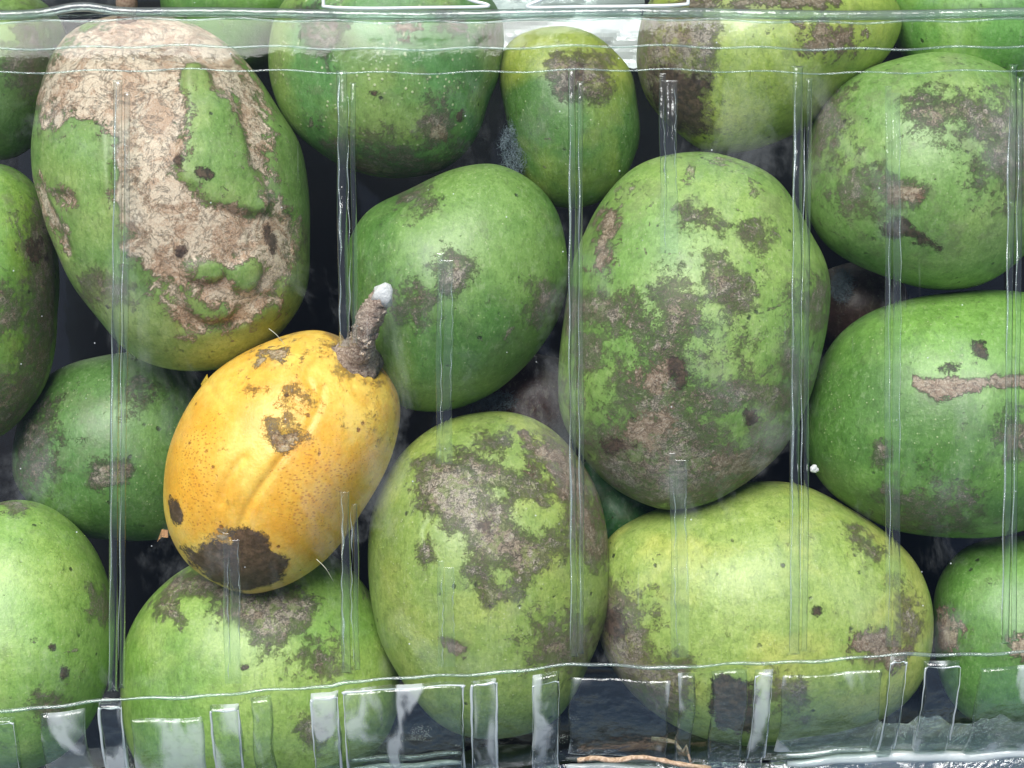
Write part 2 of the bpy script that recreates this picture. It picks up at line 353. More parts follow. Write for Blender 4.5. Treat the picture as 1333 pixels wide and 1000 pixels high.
fruit_B = fruit("green_fruit", [(348,60),(352,110),(375,160),(410,195),(450,220),(500,233),(560,228),(600,205),(625,170),(636,130),(650,95),(656,40),(640,0),(600,-30),(500,-45),(410,-30),(362,10)], .037, .027,
    fruit_mat("skin_pored", 2, (.11, .27, .06), (.27, .36, .07), .35, .45, 1.0),
    [('g', 9, [(398,18),(440,25),(440,60),(415,66),(398,50)]), ('g', 8, [(572,20),(600,22),(604,44),(580,40)]), ('g', 8, [(620,34),(648,34),(650,60),(628,52)]), ('t', 8, [(518,34),(538,30),(543,42),(522,50)]),
     ('g', 9, [(556,138),(580,134),(586,178),(562,182)]), ('t', 5, [(564,168),(576,166),(576,178),(566,180)]), ('g', 20, [(440,190),(500,205),(590,200),(570,228),(480,232)]), ('d', 5, [(482,118),(492,120),(490,126),(480,125)]), ('d', 5, [(594,146),(602,146),(603,160),(595,158)])], seed=12)
tag(fruit_B, "olive green fruit dotted with pale pores, cut across the top by the lid crease", "fruit", GR)

fruit_C = fruit("green_fruit", [(450,365),(451,325),(460,300),(484,270),(530,245),(575,225),(610,215),(645,213),(680,228),(711,255),(730,289),(738,337),(736,380),(725,420),(702,455),(674,484),(642,510),(600,528),(558,534),(515,525),(480,490),(458,430)], .040, .029,
    fruit_mat("skin_smooth", 3, DEEP, GREEN, 0, .25, .5),
    [('g', 8, [(566,348),(580,336),(604,336),(617,352),(610,372),(592,381),(572,377)]), ('g', 16, [(530,385),(552,380),(560,395),(535,402)]), ('g', 14, [(700,376),(716,372),(712,405),(700,400)]), ('g', 12, [(530,255),(556,248),(552,262),(535,264)]),
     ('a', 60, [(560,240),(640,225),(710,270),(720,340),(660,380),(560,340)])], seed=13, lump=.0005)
tag(fruit_C, "smooth mid green fruit with one small round brown scab, behind the yellow fruit's stem", "fruit", GR)

fruit_D = fruit("green_fruit", [(652,110),(655,75),(675,52),(710,40),(745,41),(775,52),(800,72),(822,100),(832,150),(833,185),(820,218),(800,245),(775,262),(745,268),(715,262),(690,238),(670,200),(658,160)], .034, .019,
    fruit_mat("skin_small", 4, (.09, .20, .035), (.27, .34, .05), .1, .3, .7),
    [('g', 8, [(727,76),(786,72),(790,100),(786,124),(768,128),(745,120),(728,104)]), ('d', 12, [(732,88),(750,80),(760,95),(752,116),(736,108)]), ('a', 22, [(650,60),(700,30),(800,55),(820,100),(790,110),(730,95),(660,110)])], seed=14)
tag(fruit_D, "smallest green fruit, yellow tipped with a purple brown blotch, beside the crumpled sheet", "fruit", GR)

g_out = [(728,540),(724,496),(727,455),(735,410),(742,365),(748,335),(760,302),(776,268),(801,235),(831,213),(869,202),(922,199),(973,213),(1009,235),(1032,268),(1052,308),(1067,335),(1076,370),(1076,420),(1070,460),(1058,505),(1040,548),(1013,592),(970,630),(922,658),(870,667),(818,648),(778,618),(748,580)]
fruit_G = fruit("green_fruit", g_out, .042, .033, fruit_mat("skin_scuffed", 5, (.17, .31, .06), (.25, .38, .08), .55, .4, .5, (.42, .31, .22), (.28, .19, .13)),
    [('t', 9, [(782,283),(800,278),(803,300),(795,325),(780,350),(772,352),(777,320)]), ('g', 16, [(868,372),(886,365),(900,395),(892,440),(880,480),(884,520),(900,555),(860,560),(832,545),(838,500),(850,460),(860,410)]),
     ('t', 12, [(835,475),(860,480),(862,505),(850,520),(838,500)]), ('t', 14, [(820,540),(850,528),(880,545),(870,568),(830,572),(800,575)]), ('t', 16, [(930,600),(985,590),(1000,605),(960,625),(930,622)]),
     ('g', 22, [(775,575),(800,552),(840,540),(890,552),(930,575),(975,580),(1015,560),(1030,570),(1005,605),(970,630),(920,660),(868,668),(820,650),(780,615)]),
     ('g', 11, [(892,510),(940,500),(1000,500),(1032,505),(1020,530),(960,528),(905,530)]), ('g', 13, [(920,345),(960,350),(975,395),(935,400)]), ('g', 9, [(1020,452),(1036,460),(1046,500),(1034,520),(1022,490)]),
     ('g', 14, [(740,395),(790,385),(830,400),(850,420),(820,430),(775,415),(745,425)]), ('g', 10, [(760,440),(785,450),(775,480),(758,478)]), ('g', 9, [(892,268),(930,288),(935,300),(900,285)]), ('g', 8, [(975,295),(995,300),(990,320),(974,312)]),
     ('g', 14, [(1045,380),(1070,380),(1064,420),(1045,410)]), ('d', 7, [(876,470),(898,480),(896,504),(880,500)]), ('d', 6, [(970,535),(982,535),(980,552),(970,550)]), ('d', 8, [(775,575),(805,570),(830,582),(800,590)]),
     ('g', 26, [(770,470),(840,440),(930,440),(1020,470),(1030,560),(940,570),(840,600),(760,560)], -1.3), ('g', 20, [(860,560),(960,545),(1000,560),(960,590),(880,590)], -.8), ('t', 12, [(838,535),(870,530),(880,552),(846,560)]),
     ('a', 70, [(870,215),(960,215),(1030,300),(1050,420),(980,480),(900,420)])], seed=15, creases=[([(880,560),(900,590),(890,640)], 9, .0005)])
tag(fruit_G, "biggest green fruit, upright and scuffed, brown scurf across its lower end", "fruit", GR)

fruit_H = fruit("green_fruit", [(830,70),(838,20),(870,-20),(950,-50),(1060,-50),(1140,-20),(1172,22),(1160,65),(1130,98),(1090,128),(1050,165),(1000,190),(960,199),(920,198),(880,172),(848,135),(834,100)], .036, .026,
    fruit_mat("skin_yellowing", 6, (.30, .40, .06), (.46, .50, .09), .1, .25, .3, (.34, .26, .17), (.24, .17, .11)),
    [('g', 12, [(828,60),(845,22),(905,22),(930,40),(925,80),(914,120),(922,165),(880,176),(848,140)]), ('d', 16, [(850,90),(900,95),(918,125),(915,165),(880,172),(852,130)]), ('t', 14, [(1045,38),(1110,36),(1105,56),(1050,58)]),
     ('t', 7, [(900,0),(1070,-4),(1070,8),(905,12)])], seed=16)
tag(fruit_H, "yellowish green fruit with a dark corky left end, under the far lid edge", "fruit", GR)

fruit_I = fruit("green_fruit", [(1049,254),(1053,203),(1067,145),(1096,109),(1140,87),(1194,74),(1249,77),(1303,96),(1345,130),(1368,200),(1362,270),(1335,330),(1290,366),(1245,378),(1200,375),(1158,361),(1111,342),(1078,320),(1058,290)], .041, .029,
    fruit_mat("skin_blotched", 7, (.18, .32, .07), (.28, .40, .10), .15, .5, .35),
    [('g', 9, [(1183,141),(1212,124),(1234,130),(1303,146),(1318,163),(1299,178),(1270,160),(1234,160),(1205,170),(1186,154)]), ('g', 24, [(1265,150),(1330,150),(1335,250),(1290,230),(1280,190)]), ('t', 7, [(1153,237),(1194,243),(1197,256),(1176,264),(1155,260)]),
     ('g', 6, [(1150,232),(1198,240),(1200,262),(1165,270),(1150,260)]), ('d', 7, [(1150,290),(1180,285),(1192,300),(1215,313),(1226,328),(1195,314),(1158,308)]), ('g', 18, [(1060,120),(1090,112),(1080,180),(1060,200)]), ('g', 20, [(1095,235),(1135,235),(1130,265),(1100,260)])], seed=17)
tag(fruit_I, "dull green roundish fruit with a purple grey blotch and a small tan patch under it", "fruit", GR)

fruit_J = fruit("green_fruit", [(1046,570),(1053,520),(1063,485),(1080,452),(1104,425),(1140,403),(1194,388),(1262,381),(1333,384),(1390,400),(1432,450),(1446,530),(1428,620),(1380,672),(1333,692),(1285,702),(1212,699),(1158,687),(1118,665),(1082,640),(1056,605)], .037, .031,
    fruit_mat("skin_deep", 8, (.085, .20, .03), (.17, .34, .055), .0, .2, .6, (.40, .30, .22), (.30, .20, .14)),
    [('t', 4, [(1190,489),(1215,493),(1260,492),(1333,486),(1360,488),(1333,502),(1290,505),(1240,516),(1215,520),(1193,508)]), ('g', 10, [(1303,552),(1335,548),(1340,592),(1316,586)]), ('g', 25, [(1180,655),(1250,660),(1240,672),(1185,670)]),
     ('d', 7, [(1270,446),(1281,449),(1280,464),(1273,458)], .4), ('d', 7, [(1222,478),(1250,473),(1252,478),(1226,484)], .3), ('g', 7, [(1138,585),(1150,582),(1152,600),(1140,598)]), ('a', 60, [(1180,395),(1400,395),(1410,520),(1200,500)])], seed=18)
tag(fruit_J, "deep green fruit with one thin horizontal tan streak, cut by the picture's right side", "fruit", GR)

fruit_K = fruit("green_fruit", [(776,745),(795,700),(840,672),(900,650),(950,632),(1000,625),(1050,632),(1100,658),(1150,692),(1187,728),(1207,770),(1212,810),(1205,860),(1185,900),(1150,930),(1100,950),(1040,963),(980,968),(920,960),(870,940),(830,910),(797,870),(780,830),(774,785)], .034, .031,
    fruit_mat("skin_light", 9, (.29, .40, .08), (.48, .50, .10), .0, .2, .35, (.36, .27, .19), (.24, .16, .11)),
    [('g', 14, [(770,775),(800,765),(815,795),(840,790),(835,840),(860,862),(885,872),(885,920),(850,930),(800,890),(772,840)]), ('d', 10, [(788,790),(812,795),(818,825),(800,835),(786,820)]), ('g', 8, [(1105,690),(1118,692),(1142,718),(1130,724)]),
     ('t', 9, [(1108,838),(1150,815),(1162,838),(1182,850),(1160,868),(1108,850)]), ('d', 7, [(926,884),(978,890),(980,945),(955,952),(930,942)]), ('g', 10, [(1010,880),(1045,890),(1040,925),(1015,910)]), ('g', 10, [(1165,760),(1185,790),(1190,830),(1176,820)]),
     ('d', 5, [(1060,790),(1068,790),(1068,800),(1060,800)])], seed=19)
tag(fruit_K, "pale yellow green fruit lying sideways, brown at its left end, below the biggest fruit", "fruit", GR)

fruit_L = fruit("green_fruit", [(1222,790),(1230,748),(1255,716),(1300,700),(1360,700),(1400,740),(1412,820),(1392,900),(1335,945),(1275,945),(1237,910),(1222,850)], .028, .024,
    fruit_mat("skin_corner", 10, (.11, .25, .04), (.20, .38, .08), .0, .2, .3),
    [('t', 9, [(1214,795),(1235,800),(1250,820),(1248,848),(1222,845)]), ('t', 9, [(1312,838),(1350,830),(1350,860),(1318,858)])], seed=20)
tag(fruit_L, "green fruit with a tan papery scar, lowest on the right, low in the box corner", "fruit", GR)

fruit_M = fruit("green_fruit", [(482,710),(487,660),(505,615),(535,577),(575,550),(620,538),(665,538),(705,552),(740,580),(770,625),(788,680),(795,730),(793,785),(782,830),(766,872),(750,905),(728,935),(695,953),(650,960),(608,956),(570,938),(540,908),(515,870),(495,825),(483,770)], .040, .030,
    fruit_mat("skin_map", 12, (.23, .33, .065), (.34, .41, .08), .1, .3, .6, (.36, .27, .20), (.26, .18, .13)),
    [('g', 9, [(550,606),(575,598),(612,596),(640,610),(690,618),(690,580),(726,580),(752,610),(772,650),(786,715),(770,740),(752,700),(738,712),(722,722),(690,745),(680,770),(655,780),(642,785),(625,764),(614,734),(605,700),(578,678),(548,655)]),
     ('t', 13, [(690,575),(730,585),(760,620),(775,680),(782,715),(765,710),(748,670),(730,630),(700,610)]), ('g', 12, [(630,572),(655,570),(655,588),(632,588)]), ('g', 6, [(546,712),(562,710),(564,726),(548,728)]), ('t', 5, [(576,838),(600,840),(604,850),(584,852)]),
     ('g', 16, [(700,820),(760,820),(755,860),(700,855)]), ('d', 14, [(622,672),(642,672),(642,692),(626,692)])],
    seed=21, islands=[[(662,659),(700,650),(738,651),(738,689),(715,700),(685,696),(666,681)], [(636,726),(655,730),(668,756),(655,770),(640,760)], [(636,632),(658,630),(664,645),(650,655),(636,648)], [(700,605),(722,612),(728,630),(710,628)]], tan_depth=.0003,
    creases=[([(556,718),(552,690),(565,672)], 2.5, .0003)])
tag(fruit_M, "egg shaped green fruit with a map-like grey brown scab, standing in the front middle", "fruit", GR)

fruit_N = fruit("green_fruit", [(160,860),(170,820),(195,778),(235,742),(290,720),(370,712),(430,722),(470,755),(498,800),(516,860),(520,910),(500,960),(450,1010),(380,1040),(300,1050),(220,1040),(178,990),(160,930)], .028, .029,
    fruit_mat("skin_front", 13, (.18, .33, .05), (.29, .42, .08), .0, .2, .3),
    [('g', 8, [(230,759),(266,748),(306,764),(407,775),(392,813),(374,833),(342,836),(320,816),(282,800),(300,790),(255,772)]), ('g', 6, [(202,788),(222,784),(234,800),(236,810),(226,806),(210,796)]), ('g', 6, [(225,752),(240,756),(228,775),(214,786),(208,782)]),
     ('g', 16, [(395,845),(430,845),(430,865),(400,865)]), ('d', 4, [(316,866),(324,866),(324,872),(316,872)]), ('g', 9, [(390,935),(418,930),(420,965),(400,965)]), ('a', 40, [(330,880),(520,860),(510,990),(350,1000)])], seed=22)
tag(fruit_N, "green fruit lying under the dark tip of the yellow fruit, grey scab on top", "fruit", GR)

fruit_O = fruit("green_fruit", [(-80,800),(-70,725),(-32,672),(10,655),(50,660),(90,685),(122,720),(140,765),(148,820),(145,870),(130,920),(105,960),(70,990),(20,1002),(-40,982),(-75,900)], .036, .028,
    fruit_mat("skin_left", 14, (.22, .39, .07), (.31, .46, .10), .0, .25, .4),
    [('g', 8, [(118,764),(136,778),(144,800),(138,806),(122,784)]), ('g', 8, [(50,908),(82,905),(80,930),(60,940)]), ('g', 7, [(-10,650),(20,652),(34,662),(10,664)]), ('d', 4, [(64,838),(72,838),(72,846),(64,846)]), ('d', 4, [(78,868),(88,872),(86,884),(78,882)])], seed=23)
tag(fruit_O, "light green fruit at the front left corner with few marks and black specks", "fruit", GR)

fruit_E = fruit("green_fruit", [(-90,400),(-82,300),(-50,240),(-10,212),(28,225),(56,265),(68,320),(72,380),(68,440),(55,500),(30,540),(0,568),(-40,575),(-76,520)], .033, .027,
    fruit_mat("skin_edge", 15, (.15, .30, .05), (.24, .38, .05), .25, .6, .3),
    [('g', 14, [(46,280),(75,290),(78,480),(50,515),(36,480),(48,400),(40,320)]), ('d', 12, [(38,318),(56,316),(58,336),(42,338)]), ('g', 20, [(-20,510),(40,500),(20,560),(-30,570)]), ('g', 12, [(-5,380),(15,380),(18,420),(0,420)])], seed=24)
tag(fruit_E, "green fruit cut by the picture's left side, its right flank brown and purple", "fruit", GR)

fruit_P = fruit("green_fruit", [(-70,100),(-56,30),(-10,-12),(40,-6),(76,30),(84,85),(66,150),(32,192),(-10,205),(-50,175)], .030, .024,
    fruit_mat("skin_back_left", 16, (.14, .25, .06), (.24, .36, .07), .3, .6, .3),
    [('g', 18, [(30,40),(60,50),(50,100),(30,90)])], seed=25)
tag(fruit_P, "shaded olive fruit in the far left corner, behind the big scarred fruit", "fruit", GR)

fruit_F = fruit("green_fruit", [(18,600),(24,550),(50,505),(90,475),(140,463),(190,463),(240,478),(270,520),(282,600),(262,660),(222,695),(170,704),(110,699),(60,672),(28,638)], .014, .024,
    fruit_mat("skin_low", 17, (.09, .20, .04), (.15, .29, .06), .0, .3, .5, (.36, .28, .22), (.22, .16, .12)),
    [('g', 6, [(117,604),(136,598),(166,604),(168,618),(150,632),(125,632)]), ('g', 12, [(168,508),(196,506),(194,522),(170,524)]), ('g', 20, [(20,540),(50,520),(60,600),(30,620)])], seed=26)
tag(fruit_F, "dark green fruit down in the gap left of the yellow fruit, small grey scab", "fruit", GR)

fruit_Q = fruit("green_fruit", [(1160,30),(1170,-20),(1220,-60),(1300,-70),(1390,-40),(1420,20),(1400,80),(1340,115),(1270,120),(1200,95)], .030, .024,
    fruit_mat("skin_far_right", 18, (.14, .34, .06), (.28, .46, .09), .0, .15, .2), [], lv=6, seed=27)
tag(fruit_Q, "clean green fruit in the far right corner, mostly beneath the blotched round one", "fruit", GR)
fruit_T = fruit("green_fruit", [(208,-10),(230,-60),(300,-85),(370,-60),(400,-5),(385,50),(330,95),(270,90),(222,50)], .020, .020,
    fruit_mat("skin_far", 19, (.12, .27, .05), (.22, .42, .06), .3, .3, .3), [], lv=6, seed=28)
tag(fruit_T, "green fruit showing at the far edge between the scarred fruit and the pored one", "fruit", GR)
# lower layer, glimpsed through the gaps
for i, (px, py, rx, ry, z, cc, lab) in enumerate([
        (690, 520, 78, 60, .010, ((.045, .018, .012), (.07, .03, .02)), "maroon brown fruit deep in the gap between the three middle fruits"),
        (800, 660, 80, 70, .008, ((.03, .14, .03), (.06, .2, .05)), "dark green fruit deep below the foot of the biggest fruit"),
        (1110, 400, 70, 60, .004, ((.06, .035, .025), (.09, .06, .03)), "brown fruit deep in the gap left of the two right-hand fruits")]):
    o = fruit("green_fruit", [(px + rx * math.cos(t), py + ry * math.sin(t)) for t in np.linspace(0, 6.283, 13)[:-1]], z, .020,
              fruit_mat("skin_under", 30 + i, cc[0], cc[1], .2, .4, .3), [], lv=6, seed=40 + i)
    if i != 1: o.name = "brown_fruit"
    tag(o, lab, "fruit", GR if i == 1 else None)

# Y: the yellow fruit with its stem
y_out = [(213,640),(219,590),(238,540),(266,496),(297,469),(339,446),(380,432),(414,428),(443,436),(470,452),(500,474),(517,503),(522,540),(512,587),(494,629),(469,668),(437,712),(401,744),(364,764),(322,772),(282,758),(247,735),(225,704),(215,672)]
yr = empty("yellow_fruit", W(367, 600, .030))
tag(yr, "yellow ripe fruit with a rough brown stem and a dark rotten patch at its tip", "fruit")
ymat = fruit_mat("skin_ripe", 21, (.84, .57, .11), (.80, .43, .045), .0, .04, .08, (.60, .44, .24), (.46, .28, .14), ripe=True, grey=(.56, .42, .24))
yb = fruit("skin", y_out, .051, .026, ymat,
    [('d', 6, [(240,711),(263,715),(284,704),(301,708),(299,692),(326,690),(347,700),(357,717),(374,729),(368,750),(343,765),(313,770),(284,757),(255,738)]), ('d', 4, [(221,650),(230,648),(240,668),(236,682),(225,680)]),
     ('t', 5, [(355,561),(372,565),(389,566),(368,589),(357,578)]), ('g', 9, [(376,512),(393,514),(397,522),(381,538)], -.5), ('t', 9, [(336,461),(368,461),(352,472),(342,476)], -.3), ('g', 8, [(353,557),(388,560),(390,566),(355,565)], -.8),
     ('g', 22, [(385,430),(440,430),(502,470),(524,530),(504,525),(488,500),(462,505),(440,500),(400,480),(350,466),(336,450)], -2.0), ('g', 12, [(438,430),(470,440),(505,474),(492,484),(455,468),(438,450)], .9), ('t', 9, [(284,700),(296,698),(296,740),(286,740)]),
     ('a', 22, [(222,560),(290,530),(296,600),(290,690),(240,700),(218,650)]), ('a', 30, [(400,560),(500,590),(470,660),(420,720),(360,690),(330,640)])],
    seed=31, parent=yr, lump=.0005,
    creases=[([(372,590),(350,620),(322,662),(312,690)], 5, .0006), ([(352,592),(330,622),(300,650)], 9, -.0003), ([(316,596),(296,625),(288,655)], 6, .0006), ([(400,560),(415,530),(420,505)], 5, .0004), ([(272,500),(280,515),(300,540)], 5, .0004), ([(455,470),(462,510),(480,530)], 4, .0003), ([(412,468),(400,490),(408,508)], 4, .0004)],
    pits=[(370,572,9, .0011), (372,560,9,-.0004), (384,522,9,.0004), (348,467,9,.0005)])
L0 = yr.location
bark = simple_mat("stem_bark", (.28, .18, .14), (.74, .58, .48), 26, .9, .0012)
spts = [(462,468,.062),(468,456,.066),(473,440,.069),(477,425,.071),(484,408,.0725),(492,394,.074),(499,384,.075)]
cv = catmull([W(*p) for p in spts], 5, False)
srad = np.interp(np.linspace(0, 1, len(cv)), [0, .1, .25, .55, .8, 1], [.0068, .0043, .0031, .0033, .0028, .0023])
stem = tube("stem", [Vector(p) - L0 for p in cv], [float(r * random.uniform(.9, 1.1)) for r in srad], bark, yr, 22, .13)
mould = simple_mat("white_mould", (.70, .69, .70), (.88, .87, .88), 30, .95, .0006)
tip = tube("stem_tip", [Vector(W(*p)) - L0 for p in ((496,390,.0745),(500,382,.0755),(503,374,.076),(505,369,.076))], [.0027, .0027, .0019, .0007], mould, stem, 14, .22)
flakes = []
for k in range(46):             # bark scales lifted off the stem
    j = random.randrange(3, len(cv) - 2); p = Vector(cv[j]) - L0; a_ = random.uniform(0, 6.28); r_ = srad[j] * 1.0
    s_ = random.uniform(.0005, .0012); n_ = Vector((math.cos(a_), math.sin(a_) * .5, abs(math.sin(a_)) * .9 + .2)).normalized()
    q_ = p + n_ * r_; t_ = n_.cross(Vector((0, .3, 1))).normalized(); b_ = n_.cross(t_)
    flakes.append([q_ + t_ * s_, q_ + b_ * s_ * .8 + n_ * s_ * .6, q_ - t_ * s_, q_ - b_ * s_ * .8, q_ + n_ * s_ * .9])
V = [p for f in flakes for p in f]; F = []
for i in range(len(flakes)):
    o5 = i * 5; F += [(o5, o5 + 1, o5 + 4), (o5 + 1, o5 + 2, o5 + 4), (o5 + 2, o5 + 3, o5 + 4), (o5 + 3, o5, o5 + 4)]
tag(mesh_obj("bark_scale", V, F, simple_mat("bark_scales", (.34, .23, .17), (.60, .50, .42), 30, .9), stem, smooth=False), kind="stuff")
for pts, m_ in (([(262,500,.050),(270,487,.053),(273,505,.056),(266,512,.053)], (.75, .5, .06)), ([(219,690,.050),(211,689,.049),(205,705,.049),(211,699,.051),(219,700,.052)], (.40, .20, .09))):
    ps = [Vector(W(*p)) - L0 for p in pts]; up_ = Vector((0, 0, .0006)); n = len(ps)
    mesh_obj("peel_flake", ps + [p + up_ for p in ps], [tuple(range(n))[::-1], tuple(range(n, 2 * n))] + [(i, (i + 1) % n, n + (i + 1) % n, n + i) for i in range(n)], simple_mat("peel_edge", m_, tuple(c * .7 for c in m_), 20, .6), yr, smooth=False)
fib = simple_mat("fibre", (.5, .48, .38), (.65, .62, .5), 5, .7)
for pts in (((412,728,.066),(424,740,.067),(434,757,.064)), ((350,428,.070),(360,436,.071),(371,449,.070))):
    tube("fibre", [Vector(p) - L0 for p in catmull([W(*p) for p in pts], 4, False)], [.00011, .00010, .00009, .00009, .00009, .00008, .00007, .00006, .00004], fib, yr, 5)

bmc = bmesh.new(); bmesh.ops.create_icosphere(bmc, subdivisions=3, radius=.0011)
for q_ in bmc.verts: q_.co *= 1 + .22 * math.sin(q_.co.x * 4000 + 1) * math.sin(q_.co.y * 3100) ; q_.co.z *= .7
mc = bpy.data.meshes.new("white_crumb"); bmc.to_mesh(mc); bmc.free(); mc.materials.append(mould); mc.polygons.foreach_set('use_smooth', [True] * len(mc.polygons))
oc = bpy.data.objects.new("white_crumb", mc); oc.location = W(1060, 610, .046); COL.objects.link(oc)
tag(oc, "tiny white crumb lodged where the biggest fruit meets the deep green one", "crumb")
# pale mould fluff caught between fruits
def fluff(cx, cy, z, rx, ry, label, n=420):
    V, F = [], []
    for k in range(n):
        a_ = random.uniform(0, 6.28); q_ = random.random() ** .6
        p = Vector(W(cx + rx * q_ * math.cos(a_), cy + ry * q_ * math.sin(a_), z + random.uniform(-.003, .003)))
        d = Vector((random.gauss(0, 1), random.gauss(0, 1), random.gauss(0, .6))).normalized() * random.uniform(.0005, .0022); e = d.orthogonal().normalized() * .00004
        m2 = p + d * .5 + Vector((random.gauss(0, 1), random.gauss(0, 1), 0)) * .0005; i = len(V)
        V += [p - e, p + e, m2 + e, m2 - e, p + d]; F += [(i, i + 1, i + 2, i + 3), (i + 3, i + 2, i + 4)]
    return tag(mesh_obj("mould_fluff", V, F, FLUFF, smooth=False), label, "mould", kind="stuff")
FLUFF = simple_mat("fluff", (.12, .16, .19), (.24, .29, .33), 8, .9)
fluff(672, 192, .040, 20, 34, "pale blue mould fluff between the smallest fruit and the pored fruit", 1500)
fluff(640, 522, .030, 34, 14, "grey blue mould fluff above the map-scabbed fruit", 1200)
fluff(1096, 372, .024, 14, 22, "bluish mould fluff in the gap right of the biggest fruit", 1100)
# ---------------------------------------------------------------- the clear box
ZL = .080
box = empty("clear_plastic_box", (0, 0, -.048))
tag(box, "clear ribbed plastic box, its lid lying over the heap of green fruits", "box")
BL = Vector(box.location)
FILM = film_mat("clear_lid", .018, 4.0, .004, scr=True, bump=.000018)
FILM_W = film_mat("clear_wall", .035, 3.4, tint=(.95, .98, .97), bump=.00007, scr=False, bscale=1.4)
FILM_R = film_mat("clear_rib", .06, 3.0, bend=.55, tint=(.93, .97, .95), edge_tint=(.18, .32, .25), bump=.00008, scr=False, milky=.016)
FILM_B = film_mat("clear_edge_bead", .07, tint=(.84, .92, .88), edge_tint=(.12, .22, .18), bump=.0002, scr=False, milky=.09)
cr_x = [-120, 0, 150, 300, 430, 450, 600, 745, 880, 1000, 1160, 1333, 1450]
cr_y = [934, 922, 908, 900, 890, 883, 876, 862, 865, 860, 850, 846, 842]
cq = np.array([(x, y) for x, y in zip(cr_x, cr_y)], float)
def yc(x): return float(np.interp(x, cq[:, 0], cq[:, 1])) + 1.2 * math.sin(x * .031) + .8 * math.sin(x * .083 + 1)
# near wall: convex profile leaning outwards
NS = 60; Lw = .036; ss = np.linspace(0, Lw, NS); ang = np.radians(np.interp(ss, [0, .003, .014, .030, Lw], [6, 18, 32, 50, 62]))
wy = np.r_[0, np.cumsum(np.cos(ang[:-1]) * np.diff(ss))]; wz = np.r_[0, np.cumsum(np.sin(ang[:-1]) * np.diff(ss))]
def wall_pt(px, s, off=0.0):
    b0 = W(px, yc(px), ZL); a_ = np.interp(s, ss, ang)
    return Vector((b0[0], b0[1] - np.interp(s, ss, wy) - math.sin(a_) * off, b0[2] - np.interp(s, ss, wz) + math.cos(a_) * off)) - BL
far = [(-150, .030), (-100, .040), (-60, .050), (-25, .058), (0, .0640), (8, .0665), (14, .0700), (18, .0735), (21, .0762), (24, .0784), (25.5, .0790), (26.5, .0793), (27.5, .07945), (29, .0795), (48, .07965), (60, .0798), (80, .0800), (91, .0800), (98, .0800)]
xs = list(np.linspace(-150, 1480, 120))
V, nr = [], 0
for x in xs:
    row = [Vector(W(x, y + 2.2 * math.sin(x * .011 + 2) + (6 * math.exp(-((x - 110) / 60) ** 2) if y < 40 else 0) * -.4, z)) - BL for y, z in far]
    y1 = yc(x)
    for k in range(1, 40): row.append(Vector(W(x, 98 + (y1 - 98) * k / 40, ZL + .00035 * math.sin(x * .013 + 1) * math.sin(k * .25))) - BL)
    row.append(wall_pt(x, 0)); nr = len(row); V += row
mesh_obj("lid_top", V, grid_faces(len(xs), nr), FILM, box)
V = [wall_pt(x, s) for x in xs for s in ss]
mesh_obj("lid_front_wall", V, grid_faces(len(xs), NS), FILM_W, box)
# moulded crease beads
tube("crease_bead", [wall_pt(x, .0006, .0002) for x in np.linspace(-150, 1480, 200)], [.00042 * (1 + .3 * math.sin(i * .37) * math.sin(i * .11)) for i in range(200)], FILM_B, box, 10)
for yy, zz, r_ in ((18, .0755, .0012), (27, .0793, .0003), (62, .0798, .00030), (93, .0802, .00022)):
    tube("crease_bead", [Vector(W(x, yy + 2.2 * math.sin(x * .011 + 2) + (-9 * math.exp(-((x - 105) / 40) ** 2) if yy < 25 else 1.5 * math.sin(x * .05 + yy)), zz)) - BL for x in np.linspace(-150, 1480, 160)], r_, FILM_B, box, 10)
# ribs pressed into the top of the lid
def rib(x0, wdt, hgt, y0, y1, lean=0.0, groove=0.0):
    us = np.r_[-1, -.97, -.9, -.75, -.5, -.25, -.1, 0, .1, .25, .5, .75, .9, .97, 1]; ts = np.r_[np.linspace(0, .007, 6), np.linspace(.02, .98, 44), np.linspace(.993, 1, 6)]
    V = []
    for t in ts:
        e = min(1, min(t, 1 - t) / .007); e = math.sqrt(max(0, 1 - (1 - e) ** 2))
        for u in us:
            x = x0 + lean * (t - .5) + .8 * math.sin(t * 9 + x0) + u * wdt / 2 * (1 + .5 * (1 - e)); y = y0 + (y1 - y0) * t
            h = hgt * (max(0, 1 - abs(u) ** 3.0) ** .6 - groove * math.exp(-(u / .22) ** 2)) * e * (min(1, (1 - t) / .35 + .05) * min(1, t / .2 + .1) if hgt < .00045 else 1) + .00025
            V.append(Vector(W(x, y, ZL + h)) - BL)
    return mesh_obj("lid_rib", V, grid_faces(len(ts), len(us)), FILM_R, box)
GLINT_B = film_mat("painted_rib_glint", .12, 3.0, tint=(.9, .95, .93), edge_tint=(.4, .5, .46), bump=.0002, milky=.14, scr=False)  # milky white tubes paint bright glints along the ribs
def glint_line(x0, y0, y1, lean, r_):
    n = 90; ph = random.uniform(0, 6)
    pts = [Vector(W(x0 + lean * (t - .5) + .8 * math.sin(t * 9 + x0) + .7 * math.sin(t * 40 + ph), y0 + (y1 - y0) * t, ZL + .0011)) - BL for t in np.linspace(0, 1, n)]
    tube("rib_glint", pts, [r_ * max(.08, .55 + .5 * math.sin(i * .21 + ph) * math.sin(i * .067 + ph * 2)) * min(1, (i + 1) / 8, (n - i) / 8) for i in range(n)], GLINT_B, box, 6)
